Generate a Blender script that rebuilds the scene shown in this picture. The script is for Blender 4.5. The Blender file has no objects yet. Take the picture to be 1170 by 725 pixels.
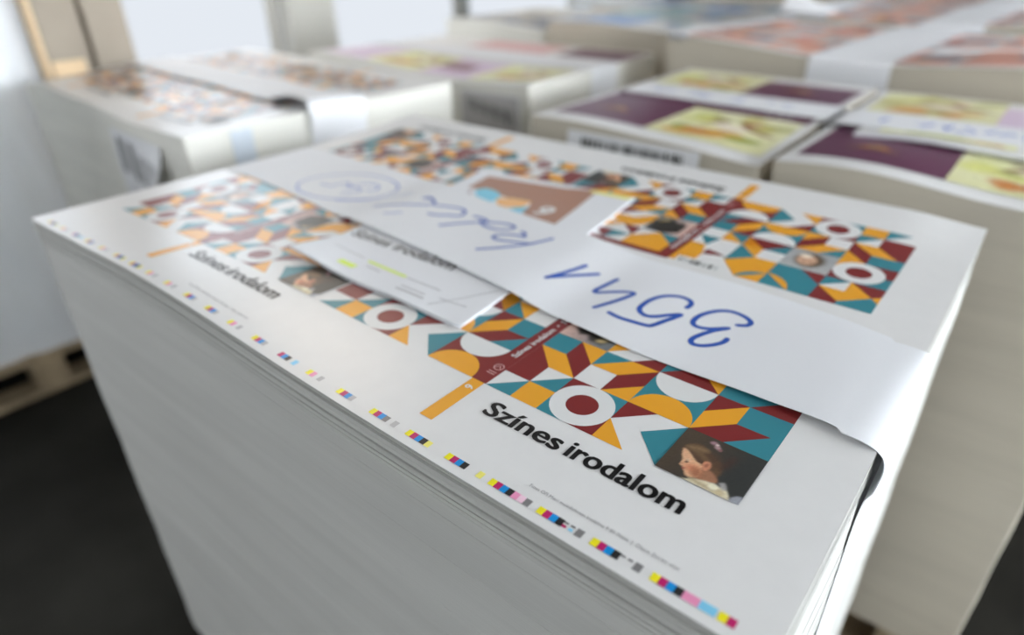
import bpy, math, random
from mathutils import Vector, Matrix
from mathutils.geometry import tessellate_polygon
random.seed(7)
G = 0.0258            # one grid unit of the printed pattern in metres
C = bpy.context.scene.collection
FLOOR = -38.8         # floor height, in grid units below the top of the nearest stack
PAL = 5.58            # pallet height

HW1= [[(-2.17,8.93),(-2.42,7.9),(-2.74,6.87)],[(-2.74,6.87),(-2.12,7.78),(-1.4,8.71)],[(-0.54,8.8),(-0.64,8.08),(-0.72,7.44),(-0.55,7.32),(-0.07,7.71),(0.41,8.03),(0.67,8.06),(0.62,7.67),(0.39,6.97),(0.06,6.17)],[(0.73,6.14),(1.22,6.06),(1.8,6.13),(2.26,6.22),(2.41,6.34),(2.61,6.91),(2.87,7.7),(2.55,7.41),(2.19,6.97),(1.85,6.81),(1.49,7.03),(1.4,7.48),(1.47,8.11),(1.73,8.64),(2.2,8.95),(2.62,8.91),(2.8,8.67),(2.79,8.33)],[(4.79,8.31),(5.06,8.49),(5.09,8.8),(4.75,9.06),(4.24,9.13),(3.82,8.88),(3.53,8.41),(3.4,7.91),(3.45,7.47),(3.69,7.31),(4.1,7.45),(4.61,7.9),(4.28,7.42),(4.01,6.79),(3.93,6.37),(4.09,6.15),(4.4,6.23),(4.68,6.52),(4.87,6.88),(4.89,7.17)]]
HW2= [[(-6.8,7.17),(-5.96,8.02),(-5.26,8.98),(-4.81,10.12)],[(-5.17,9.05),(-5.86,8.81),(-6.69,8.54),(-7.13,8.65),(-7.11,9.03),(-6.51,9.42),(-5.9,9.51)],[(-6.45,9.92),(-6.16,9.84),(-6.1,9.58)],[(-10.15,8.22),(-9.48,9.13),(-8.72,9.96),(-9.07,10.16),(-9.63,10.13)],[(-9.01,9.91),(-8.52,9.54),(-7.65,9.48),(-7.12,9.88),(-7.15,10.25),(-7.71,10.31),(-8.44,10.01),(-8.83,9.8)],[(-11.67,8.93),(-11.16,9.06),(-10.74,9.45)],[(-12.26,9.98),(-11.6,10.25),(-10.82,10.47),(-10.34,10.2),(-10.26,9.69),(-10.72,9.43)],[(-14.98,8.17),(-13.79,9.06),(-12.53,9.87),(-12.69,10.37),(-13.22,10.55),(-13.55,10.4),(-13.39,10.72),(-13.06,10.58)],[(-13.56,7.63),(-13.17,7.89),(-12.88,8.23)],[(-17.69,7.79),(-16.6,8.66),(-15.64,9.63),(-14.89,10.82)],[(-20.77,9.06),(-19.83,9.08),(-19.79,9.5),(-19.64,10.02),(-19.09,9.86),(-19.02,9.35)],[(-18.28,8.59),(-17.91,9.19),(-17.91,9.73),(-18.56,9.8),(-18.78,9.52),(-18.79,10.08),(-18.37,10.68),(-17.6,10.74),(-17.26,10.11),(-17.68,9.91)],[(-16.66,11.39),(-16.3,10.94),(-16.14,10.41),(-16.17,9.84),(-16.38,9.27),(-16.76,8.73),(-17.29,8.25),(-17.93,7.85),(-18.64,7.57),(-19.39,7.42),(-20.14,7.42),(-20.82,7.56),(-21.4,7.85),(-21.83,8.26),(-22.08,8.79),(-22.11,9.39),(-21.93,10.01),(-21.53,10.61),(-20.95,11.15),(-20.23,11.58),(-19.43,11.86),(-18.62,11.98),(-17.85,11.93),(-17.18,11.73),(-16.66,11.39)]]
PR= [[(6.27,1.03),(6.27,1.24),(6.44,1.48),(6.69,1.53),(6.96,1.34),(7.17,1.18),(7.41,1.14),(7.5,0.84),(7.48,0.6),(7.33,0.55),(7.16,0.72),(6.98,0.64),(6.77,0.79),(6.52,0.83)],[(6.28,1.11),(6.37,0.83),(6.46,0.7),(6.49,0.45),(6.59,0.43),(6.64,0.34),(6.71,0.28),(6.78,0.17),(6.94,0.17),(7.09,0.3),(7.06,0.56),(6.97,0.79),(6.8,0.82),(6.55,1.01),(6.38,1.12)],[(6.97,0.79),(6.98,0.96),(7.1,1.01),(7.18,0.92),(7.2,0.74),(7.12,0.61),(7.04,0.65)],[(7.01,0.3),(7.05,0.63),(7.25,0.71),(7.51,0.54),(7.55,0.36),(7.3,0.23),(7.09,0.21)],[(6.71,-0.09),(7.06,0.19),(7.51,0.33),(7.68,0.29),(7.8,0.35),(7.99,0.15),(8.06,-0.1),(7.98,-0.14)],[(7.62,0.42),(7.73,0.51),(7.86,0.32),(7.76,0.25)],[(8.06,-0.1),(8.06,0.14),(8.28,0.31),(8.32,-0.13)],[(6.71,1.75),(6.82,1.97),(7.03,1.84),(7.16,1.82),(7.24,1.64),(7.12,1.59),(6.97,1.63),(6.82,1.55)],[(7.26,1.18),(7.28,1.43),(7.36,1.66),(7.53,1.08),(7.5,0.84)],[(6.55,0.61),(6.58,0.69),(6.65,0.68),(6.62,0.61)],[(6.58,0.39),(6.64,0.42),(6.69,0.4),(6.65,0.34)],[(6.02,-0.04),(6.0,2.03),(8.29,1.99),(8.32,-0.13)]]
BK= [[(-13.49,15.61),(-8.62,16.46),(-6.89,17.19),(-5.96,11.76),(-6.79,11.69),(-7.93,11.98),(-8.42,12.42),(-8.57,13.35),(-8.98,13.68),(-10.17,13.45),(-11.77,13.63),(-12.52,13.55),(-13.14,13.48)],[(-12.47,13.11),(-12.22,13.77),(-11.18,13.61),(-10.59,12.92),(-10.67,12.2),(-11.5,12.23)],[(-10.7,13.05),(-9.98,13.6),(-8.84,13.79),(-8.73,12.8),(-9.38,12.31),(-9.97,12.29)],[(-9.17,12.06),(-8.92,12.66),(-8.45,13.01),(-8.22,12.16),(-8.52,11.81)],[(-12.69,12.71),(-12.57,13.04),(-12.06,12.58),(-12.41,12.5)],[(-7.63,12.61),(-7.7,13.17),(-7.37,13.41),(-6.95,13.12),(-6.89,12.57),(-6.98,12.12)]]

# ------------------------------------------------------------------ materials
def srgb(r, g, b, k=1.0):
    f = lambda c: (c/12.92 if c <= .04045 else ((c+.055)/1.055)**2.4)
    return tuple(min(.95, f(c/255.)*k) for c in (r, g, b))
def nt(name):
    m = bpy.data.materials.new(name); m.use_nodes = True
    t = m.node_tree; b = t.nodes['Principled BSDF']
    return m, t, b
def mat(name, col, rough=.5, spec=.5, coat=0, noise=0.0, scale=40.0, bump=0.0, metal=0.0):
    m, t, b = nt(name)
    b.inputs['Base Color'].default_value = (*col, 1)
    b.inputs['Roughness'].default_value = rough
    b.inputs['Specular IOR Level'].default_value = spec
    b.inputs['Metallic'].default_value = metal
    b.inputs['Coat Weight'].default_value = coat
    if noise or bump:
        tc = t.nodes.new('ShaderNodeTexCoord'); n = t.nodes.new('ShaderNodeTexNoise')
        n.inputs['Scale'].default_value = scale; n.inputs['Detail'].default_value = 6
        t.links.new(tc.outputs['Object'], n.inputs['Vector'])
        if noise:
            r = t.nodes.new('ShaderNodeValToRGB')
            r.color_ramp.elements[0].position = .3; r.color_ramp.elements[1].position = .7
            r.color_ramp.elements[0].color = (*[c*(1-noise) for c in col], 1)
            r.color_ramp.elements[1].color = (*[min(.95, c*(1+noise)) for c in col], 1)
            t.links.new(n.outputs['Fac'], r.inputs['Fac']); t.links.new(r.outputs['Color'], b.inputs['Base Color'])
        if bump:
            bp = t.nodes.new('ShaderNodeBump'); bp.inputs['Strength'].default_value = bump
            bp.inputs['Distance'].default_value = .002
            t.links.new(n.outputs['Fac'], bp.inputs['Height']); t.links.new(bp.outputs['Normal'], b.inputs['Normal'])
    return m
def sheet_edges(name, col, var=.10):
    """cut edges of thousands of sheets: very fine horizontal lines"""
    m, t, b = nt(name)
    b.inputs['Roughness'].default_value = .75; b.inputs['Specular IOR Level'].default_value = .2
    tc = t.nodes.new('ShaderNodeTexCoord'); mp = t.nodes.new('ShaderNodeMapping')
    mp.inputs['Scale'].default_value = (1.2, 1.2, 420)
    n = t.nodes.new('ShaderNodeTexNoise'); n.inputs['Scale'].default_value = 2.2; n.inputs['Detail'].default_value = 5
    mp2 = t.nodes.new('ShaderNodeMapping'); mp2.inputs['Scale'].default_value = (.8, .8, 9)
    n2 = t.nodes.new('ShaderNodeTexNoise'); n2.inputs['Scale'].default_value = 2.5; n2.inputs['Detail'].default_value = 3
    t.links.new(tc.outputs['Object'], mp.inputs['Vector']); t.links.new(mp.outputs['Vector'], n.inputs['Vector'])
    t.links.new(tc.outputs['Object'], mp2.inputs['Vector']); t.links.new(mp2.outputs['Vector'], n2.inputs['Vector'])
    mx = t.nodes.new('ShaderNodeMath'); mx.operation = 'ADD'
    t.links.new(n.outputs['Fac'], mx.inputs[0]); t.links.new(n2.outputs['Fac'], mx.inputs[1])
    r = t.nodes.new('ShaderNodeValToRGB')
    r.color_ramp.elements[0].position = .33; r.color_ramp.elements[1].position = .66
    hf = t.nodes.new('ShaderNodeMath'); hf.operation = 'MULTIPLY'; hf.inputs[1].default_value = .5
    t.links.new(mx.outputs[0], hf.inputs[0]); t.links.new(hf.outputs[0], r.inputs['Fac'])
    r.color_ramp.elements[0].color = (*[c*(1-var) for c in col], 1)
    r.color_ramp.elements[1].color = (*[min(.95, c*(1+var)) for c in col], 1)
    t.links.new(r.outputs['Color'], b.inputs['Base Color'])
    bp = t.nodes.new('ShaderNodeBump'); bp.inputs['Strength'].default_value = .25; bp.inputs['Distance'].default_value = .0006
    t.links.new(n.outputs['Fac'], bp.inputs['Height']); t.links.new(bp.outputs['Normal'], b.inputs['Normal'])
    return m
def picture_mat():
    m, t, b = nt('ink_picture'); a = t.nodes.new('ShaderNodeAttribute'); a.attribute_name = 'pic'
    t.links.new(a.outputs['Color'], b.inputs['Base Color']); b.inputs['Roughness'].default_value = .3; return m
def emit(name, col, s):
    m, t, b = nt(name); t.nodes.remove(b)
    e = t.nodes.new('ShaderNodeEmission'); e.inputs[0].default_value = (*col, 1); e.inputs[1].default_value = s
    t.links.new(e.outputs[0], t.nodes['Material Output'].inputs[0]); return m
K = 1.25
M = {}
M['paper'] = mat('coated_paper', (.81, .80, .785), .3, .5, noise=.012, scale=60, bump=.05)
M['paper_back'] = mat('uncoated_paper', (.79, .79, .80), .6, .3)
M['band'] = mat('wrapping_paper', (.90, .905, .925), .5, .35, noise=.01, scale=9, bump=.12)
def translucent(m, col, f):
    t = m.node_tree; b = t.nodes['Principled BSDF']; tr = t.nodes.new('ShaderNodeBsdfTranslucent'); tr.inputs[0].default_value = (*col, 1)
    mx = t.nodes.new('ShaderNodeMixShader'); mx.inputs[0].default_value = f; o = t.nodes['Material Output']
    t.links.new(b.outputs[0], mx.inputs[1]); t.links.new(tr.outputs[0], mx.inputs[2]); t.links.new(mx.outputs[0], o.inputs[0])
translucent(M['band'], (.9, .91, .93), .12)
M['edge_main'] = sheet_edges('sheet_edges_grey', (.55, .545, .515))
M['edge_beige'] = sheet_edges('sheet_edges_beige', (.54, .49, .40))
M['edge_light'] = sheet_edges('sheet_edges_light', (.78, .765, .70))
def ink(n, r, g, b, k=K, rough=.3): M[n] = mat('ink_'+n, srgb(r, g, b, k), rough, .5)
ink('orange', 218, 152, 36); ink('teal', 48, 122, 134); ink('maroon', 118, 34, 34); ink('black', 34, 32, 32, 1.0)
ink('white', 232, 232, 230, .98); ink('grey', 120, 118, 118); ink('lgrey', 172, 170, 170); ink('yellow', 240, 214, 20)
ink('magenta', 178, 22, 96); ink('cyan', 0, 132, 200); ink('pink', 222, 140, 176); ink('lpink', 226, 190, 205)
ink('lyellow', 226, 218, 110); ink('lcyan', 120, 190, 220); ink('pen', 38, 84, 172, 1.1); ink('green', 205, 225, 80)
ink('penlight', 92, 120, 196, 1.1); ink('brown', 160, 118, 98); ink('sky', 120, 192, 212); ink('peach', 226, 176, 116); ink('hair', 72, 56, 40); ink('skin', 206, 156, 122)
ink('skinshade', 168, 110, 84); ink('picdark', 52, 45, 38); ink('picdark2', 40, 42, 40); ink('cream', 208, 198, 174); ink('bow', 150, 118, 122)
ink('hairlight', 112, 86, 58); ink('lip', 150, 70, 62); ink('picgrey', 128, 130, 132); ink('purple', 90, 42, 70); ink('gold', 150, 112, 78); ink('lemon', 222, 222, 172)
ink('olive', 150, 140, 66); ink('rust', 186, 120, 60); ink('leaf', 150, 160, 60); ink('rose', 206, 160, 158); ink('lilac', 200, 180, 200); ink('salmon', 220, 178, 162)
ink('coral', 208, 146, 122); ink('slate', 128, 134, 148); ink('blue', 130, 160, 205); ink('seafoam', 140, 180, 184); ink('wine', 120, 70, 78)
M['picture'] = picture_mat()
M['wood'] = mat('pallet_wood', (.40, .31, .20), .8, .2, noise=.25, scale=14)
M['board'] = mat('pale_board', (.36, .31, .25), .7, .25, noise=.06, scale=8)
M['board_lit'] = mat('lit_board_edge', (.80, .60, .38), .7, .25, noise=.05, scale=30)  # warm light on the upright's edge and foot, put into the wood colour
M['wrap'] = mat('white_wrap', (.88, .90, .93), .42, .5, noise=.04, scale=3, bump=.1)
M['shade'] = mat('pale_shade', (.62, .68, .74), .3, .5)  # colour of the shade strip on the left stack's side
M['floor'] = mat('floor_dark', (.025, .024, .0205), .9, .06, noise=.6, scale=1.6, bump=.1)
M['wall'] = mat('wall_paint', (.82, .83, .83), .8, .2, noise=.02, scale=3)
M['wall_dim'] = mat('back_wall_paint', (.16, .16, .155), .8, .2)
M['wall_mid'] = mat('front_wall_paint', (.36, .355, .34), .8, .2)
M['glass_sheen'] = emit('added_sheen_glass', (.86, .92, 1.0), 3.2)  # made-up bright upper panes, added for sheen on the left stack
M['sheen_block'] = mat('sheen_blocker_panel', (.4, .4, .38), .8, .2)  # unseen dull panel, added to keep sheen off the purple prints
M['ceil'] = mat('ceiling_paint', (.22, .22, .215), .9, .1)
M['frame'] = mat('window_frame', (.58, .57, .52), .5, .4)
M['metal'] = mat('grey_metal', (.25, .26, .24), .45, .5, metal=.3)
M['glass_lit'] = emit('frosted_daylight_glass', (.88, .93, 1.0), .80)
M['glass_side'] = emit('daylight_glass', (.88, .94, 1.0), 15.0)
M['glass_fill'] = emit('unseen_fill_glass', (.9, .94, 1.0), 5.5)  # unseen panes made brighter to fill the front faces
M['lamp'] = emit('warm_lamp', (1.0, .83, .66), 8.0)
M['fill_white'] = emit('added_fill_lamp', (.97, .98, 1.0), 3.0)  # for the added fill lamps over the middle and far rows

# ------------------------------------------------------------------ object helpers
def link(o, parent=None):
    C.objects.link(o)
    if parent: o.parent = parent
    return o
def tag(o, label, cat, group=None, kind=None):
    o['label'] = label; o['category'] = cat
    if group: o['group'] = group
    if kind: o['kind'] = kind
    return o
def empty(name, loc, rz=0):
    o = bpy.data.objects.new(name, None); o.empty_display_size = .05
    o.location = [c*G for c in loc]; o.rotation_euler = (0, 0, rz); return link(o)
class MB:
    """collects faces (grid units) of ONE mesh"""
    def __init__(s): s.v = []; s.f = []; s.m = []; s.mats = []; s.c = {}
    def mi(s, n):
        if n not in s.mats: s.mats.append(n)
        return s.mats.index(n)
    def face(s, pts, m):
        b = len(s.v); s.v += [tuple(p) for p in pts]; s.f.append(tuple(range(b, b+len(pts)))); s.m.append(s.mi(m))
    def grid(s, rows, m, close=False):
        b = len(s.v); nr = len(rows); nc = len(rows[0]); k = s.mi(m)
        for r in rows: s.v += [tuple(p) for p in r]
        for i in range(nr-1):
            for j in range(nc if close else nc-1):
                j2 = (j+1) % nc
                s.f.append((b+i*nc+j, b+i*nc+j2, b+(i+1)*nc+j2, b+(i+1)*nc+j)); s.m.append(k)
    def box(s, x0, x1, y0, y1, z0, z1, m, bev=0):
        if bev:
            c = bev; k = s.mi(m); b = len(s.v)
            rings = []
            for z, e in ((z0, c), (z0+c, 0), (z1-c, 0), (z1, c)):
                rings.append([(x0+c if 0 else x0+e+(c if e == 0 else 0)*0, y0+e+c, z), (x0+e+c, y0+e, z), (x1-e-c, y0+e, z), (x1-e, y0+e+c, z),
                              (x1-e, y1-e-c, z), (x1-e-c, y1-e, z), (x0+e+c, y1-e, z), (x0+e, y1-e-c, z)])
            for r in rings: s.v += r
            for i in range(3):
                for j in range(8):
                    s.f.append((b+i*8+j, b+i*8+(j+1) % 8, b+i*8+8+(j+1) % 8, b+i*8+8+j)); s.m.append(k)
            s.f.append(tuple(b+j for j in range(7, -1, -1))); s.m.append(k)
            s.f.append(tuple(b+24+j for j in range(8))); s.m.append(k)
            return
        p = [(x0, y0, z0), (x1, y0, z0), (x1, y1, z0), (x0, y1, z0), (x0, y0, z1), (x1, y0, z1), (x1, y1, z1), (x0, y1, z1)]
        b = len(s.v); s.v += p; k = s.mi(m)
        for q in ((3, 2, 1, 0), (4, 5, 6, 7), (0, 1, 5, 4), (1, 2, 6, 5), (2, 3, 7, 6), (3, 0, 4, 7)):
            s.f.append(tuple(b+i for i in q)); s.m.append(k)
    def build(s, name, parent=None, smooth=False, off=(0, 0, 0)):
        me = bpy.data.meshes.new(name)
        me.from_pydata([((x-off[0])*G, (y-off[1])*G, (z-off[2])*G) for x, y, z in s.v], [], s.f)
        for n in s.mats: me.materials.append(M[n])
        me.polygons.foreach_set('material_index', s.m)
        me.polygons.foreach_set('use_smooth', [smooth]*len(s.f)); me.update()
        if s.c:
            at = me.color_attributes.new('pic', 'FLOAT_COLOR', 'POINT')
            for i, c in s.c.items(): at.data[i].color = (*c, 1)
        return link(bpy.data.objects.new(name, me), parent)
def struct(o, ):
    o['kind'] = 'structure'; return o

# ------------------------------------------------------------------ flat print shapes: list of (polygon, ink, layer)
def disc(cx, cy, r, a0=0, a1=360, n=36):
    k = max(3, int(n*abs(a1-a0)/360))
    pts = [(cx+r*math.cos(math.radians(a0+(a1-a0)*i/k)), cy+r*math.sin(math.radians(a0+(a1-a0)*i/k))) for i in range(k+1)]
    return pts[:-1] if abs(a1-a0) == 360 else pts
def stroke(pts, w):
    """polyline -> list of quads + round joints"""
    out = []
    for i, ((x0, y0), (x1, y1)) in enumerate(zip(pts, pts[1:])):
        d = math.hypot(x1-x0, y1-y0)
        if d < 1e-6: continue
        nx, ny = -(y1-y0)/d*w/2, (x1-x0)/d*w/2
        out.append([(x0+nx, y0+ny), (x0-nx, y0-ny), (x1-nx, y1-ny), (x1+nx, y1+ny)])
    for x, y in pts: out.append(disc(x, y, w/2, n=8))
    return out
def smooth_line(pts, k=4):
    if len(pts) < 3: return pts
    P = [pts[0]]+list(pts)+[pts[-1]]; out = []
    for i in range(1, len(P)-2):
        p0, p1, p2, p3 = P[i-1:i+3]
        for j in range(k):
            t = j/k
            out.append(tuple(.5*((2*p1[a])+(-p0[a]+p2[a])*t+(2*p0[a]-5*p1[a]+4*p2[a]-p3[a])*t*t+(-p0[a]+3*p1[a]-3*p2[a]+p3[a])*t**3) for a in (0, 1)))
    return out+[pts[-1]]
def text_tris(body, size, bold=0.0, shear=0.0, fit=None):
    """glyph outlines of the built-in font as flat triangles, baseline start at 0,0; fit = wanted length"""
    cu = bpy.data.curves.new('t', 'FONT'); cu.body = body; cu.size = size; cu.offset = bold; cu.shear = shear; cu.resolution_u = 4
    o = bpy.data.objects.new('t', cu); C.objects.link(o)
    dg = bpy.context.evaluated_depsgraph_get(); dg.update()
    me = bpy.data.meshes.new_from_object(o.evaluated_get(dg))
    me.calc_loop_triangles()
    V = [(v.co.x, v.co.y) for v in me.vertices]
    T = [[V[i] for i in t.vertices] for t in me.loop_triangles]
    bpy.data.objects.remove(o); bpy.data.curves.remove(cu); bpy.data.meshes.remove(me)
    if fit and V:
        x0 = min(v[0] for v in V); x1 = max(v[0] for v in V); s = fit/(x1-x0)
        T = [[((x-x0)*s, y) for x, y in t] for t in T]
    return T
def xf(polys, ang=0, dx=0, dy=0, s=1):
    c, n = math.cos(ang), math.sin(ang)
    return [[(dx+s*(x*c-y*n), dy+s*(x*n+y*c)) for x, y in p] for p in polys]

PICS = {}
def sd(x, y, P):
    d = 1e9; ins = False; n = len(P)
    for i in range(n):
        x0, y0 = P[i]; x1, y1 = P[(i+1) % n]; ex, ey = x1-x0, y1-y0; wx, wy = x-x0, y-y0
        t = max(0, min(1, (wx*ex+wy*ey)/(ex*ex+ey*ey+1e-12))); q = (wx-ex*t)**2+(wy-ey*t)**2
        if q < d: d = q
        if (y0 > y) != (y1 > y) and x < ex*(y-y0)/(ey+1e-12)+x0: ins = not ins
    d = math.sqrt(d); return -d if ins else d
def paint(key, w, h, bg, layers, n=56, grain=.10):
    """a printed picture as a grid of colours: layers = (outline, rgb, softness)"""
    rr = random.Random(len(key)*13+5); nx = n; ny = int(n*h/w); rows = []
    L = []
    for P, c, sf in layers:
        xs = [p[0] for p in P]; ys = [p[1] for p in P]; L.append((P, srgb(*c, K), sf, min(xs)-sf, max(xs)+sf, min(ys)-sf, max(ys)+sf))
    for j in range(ny+1):
        row = []
        for i in range(nx+1):
            x, y = w*i/nx, h*j/ny; c = list(bg(x/w, y/h))
            for P, q, sf, a0, a1, b0, b1 in L:
                if x < a0 or x > a1 or y < b0 or y > b1: continue
                m = max(0, min(1, .5-sd(x, y, P)/sf))
                if m: c = [c[k]*(1-m)+q[k]*m for k in range(3)]
            g = 1+rr.uniform(-grain, grain); row.append([v*g for v in c])
        rows.append(row)
    PICS[key] = (w, h, rows)
def lay_picture(mb, key, origin, ax, zf, z=0.0):
    """ax = +1 upright, -1 turned by 180 degrees"""
    w, h, rows = PICS[key]; ny, nx = len(rows)-1, len(rows[0])-1; b = len(mb.v); k = mb.mi('picture')
    for j in range(ny+1):
        for i in range(nx+1):
            x, y = origin[0]+ax*w*i/nx, origin[1]+ax*h*j/ny
            mb.c[len(mb.v)] = rows[j][i]; mb.v.append((x, y, zf(x, y)+z))
    for j in range(ny):
        for i in range(nx):
            a = b+j*(nx+1)+i; mb.f.append((a, a+1, a+nx+2, a+nx+1)); mb.m.append(k)
def sh(P, dx, dy): return [(x-dx, y-dy) for x, y in P]
def ell(cx, cy, a, b, r=0, n=16):
    return [(cx+a*math.cos(t)*math.cos(r)-b*math.sin(t)*math.sin(r), cy+a*math.cos(t)*math.sin(r)+b*math.sin(t)*math.cos(r)) for t in [2*math.pi*i/n for i in range(n)]]
def mixc(a, b, t): return tuple(a[i]*(1-t)+b[i]*t for i in range(3))
def make_pictures():
    P = [sh([(x, max(y, -.02)) for x, y in smooth_line(q+[q[0]], 2)], 6, 0) for q in PR]
    E6 = lambda *a, **k: [(x, y) for x, y in ell(*a, **k)]
    d1, d2 = srgb(70, 58, 46, K), srgb(46, 47, 45, K)
    paint('girl', 2.3, 2.0, lambda u, v: mixc(d1, d2, min(1, max(0, u*1.5-.3+.3*(1-v)))),
          [(P[0], (92, 68, 48), .10), (E6(1.0, 1.02, .30, .36, -.5), (78, 56, 42), .3), (E6(.62, 1.32, .30, .10, .25), (122, 98, 70), .16), (E6(.86, 1.1, .34, .09, -.5), (104, 80, 56), .14), (P[3], (150, 104, 78), .06), (P[1], (208, 162, 126), .04),
           (E6(.83, .50, .20, .16), (196, 124, 92), .22), (E6(.98, .42, .14, .20, .3), (158, 102, 74), .16), (E6(.60, .74, .05, .05), (226, 190, 156), .08), (P[2], (190, 128, 98), .04), (E6(1.08, .84, .05, .08), (150, 92, 70), .05),
           (P[9], (84, 54, 42), .04), (E6(.58, .73, .06, .015, .1), (88, 60, 46), .03), (P[10], (158, 78, 66), .03), (E6(.52, .53, .02, .05), (166, 110, 84), .04),
           (P[4], (206, 196, 168), .05), (E6(1.3, .1, .4, .07, -.1), (176, 160, 128), .10), (E6(1.55, .2, .12, .1), (226, 220, 196), .10), (E6(1.75, .08, .12, .14), (192, 176, 140), .08), (P[5], (156, 152, 150), .08), (P[6], (146, 148, 156), .05),
           (E6(.86, 1.80, .10, .07, .3), (150, 116, 122), .07), (E6(1.02, 1.68, .10, .07, -.5), (166, 134, 134), .07), (E6(.97, 1.78, .05, .04), (206, 186, 184), .05), (E6(1.12, 1.62, .05, .06), (132, 90, 92), .05), (E6(1.5, 1.25, .1, .35, -.2), (62, 44, 38), .2)])
    g = srgb(150, 152, 154, K)
    paint('woman', 2, 2, lambda u, v: mixc(g, srgb(168, 168, 166, K), v), [(ell(1, .95, .62, .75), (92, 76, 58), .3), (ell(1.1, 1.0, .40, .5), (198, 156, 128), .2), (ell(1.25, .6, .25, .2), (226, 212, 192), .2), (ell(.9, 1.1, .06, .05), (84, 60, 50), .06), (ell(1.2, 1.15, .06, .05), (84, 60, 50), .06)], 26)
    paint('head', 2, 2, lambda u, v: mixc(srgb(206, 172, 160, K), srgb(108, 112, 114, K), min(1, u*1.3)), [([(.3, .7), (.6, .35), (.9, .5), (1.1, .2), (1.6, .2), (1.95, .8), (1.8, 1.8), (1, 2), (.3, 1.6)], (40, 36, 32), .14), (ell(1.5, .42, .2, .12, .6), (176, 156, 112), .12), (ell(1.7, .7, .12, .08), (148, 128, 86), .1)], 26)
    for i in range(3):
        rr = random.Random(30+i); L = [(ell(rr.uniform(1, 8), rr.uniform(3.5, 7.5), rr.uniform(.8, 1.8), rr.uniform(.5, 1.2), rr.uniform(0, 3)), rr.choice(((176, 168, 92), (206, 206, 120), (160, 160, 90), (222, 222, 170))), .8) for _ in range(10)]
        L += [(ell(rr.uniform(2, 7.5), rr.uniform(.8, 2.6), rr.uniform(.6, 1.5), rr.uniform(.3, .7), rr.uniform(-.4, .4)), rr.choice(((188, 118, 56), (200, 150, 70), (140, 150, 50))), .5) for _ in range(9)]
        L += [(ell(4.6, 4.4, 1.6, .8, -.3), (226, 216, 198), .4), (ell(3.2, 5.0, 1.0, .3, .5), (130, 96, 62), .35), (ell(6.8, 4.4, 1.5, .3, -.4), (136, 104, 66), .35), (ell(5.6, 5.6, .55, .5), (140, 66, 56), .3), (ell(5.0, 3.6, .9, .3, .2), (196, 176, 160), .3), (ell(3.4, 5.9, .9, .25, -.3), (118, 92, 60), .3), (ell(6.0, 6.2, .5, .3), (206, 170, 150), .3)]
        paint('meadow%d' % i, 8.8, 8.4, lambda u, v: mixc(srgb(206, 203, 156, K), srgb(214, 212, 178, K), v), L, 44)
def portrait():
    """a girl seen from the side against a dark ground, local 6..8.3 x -0.13..2"""
    L = [([(6, 0), (8.3, 0), (8.3, 2), (6, 2)], 'picdark', 2), ([(7.2, 0), (8.3, 0), (8.3, 2), (7.7, 2), (7.45, 1.2)], 'picdark2', 3)]
    cols = [('hair', 6), ('skin', 5), ('skinshade', 7), ('skinshade', 4), ('cream', 6), ('picgrey', 7), ('lgrey', 7), ('bow', 8), ('hair', 7), ('hair', 8), ('lip', 8)]
    for p, (c, l) in zip(PR[:-1], cols):
        L.append(([(x, max(y, 0)) for x, y in p], c, l))
    L.append(([(6.30, 1.24), (6.5, 1.45), (6.75, 1.46), (6.6, 1.3), (6.42, 1.2)], 'hairlight', 9))
    L.append(([(7.02, .80), (7.06, .92), (7.13, .9), (7.13, .76)], 'skin', 9))
    L.append(([(6.86, .36), (7.0, .46), (6.96, .62), (6.84, .52)], 'skinshade', 8))
    L.append(disc_l(6.97, 1.72, .10, 'rose', 9)); L.append(disc_l(7.1, 1.74, .06, 'cream', 9)); L.append(disc_l(6.9, 1.84, .06, 'rose', 9))
    return L
def disc_l(x, y, r, c, l): return (disc(x, y, r, n=14), c, l)
T_, O_, R_, W_ = 'teal', 'orange', 'maroon', 'white'
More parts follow.
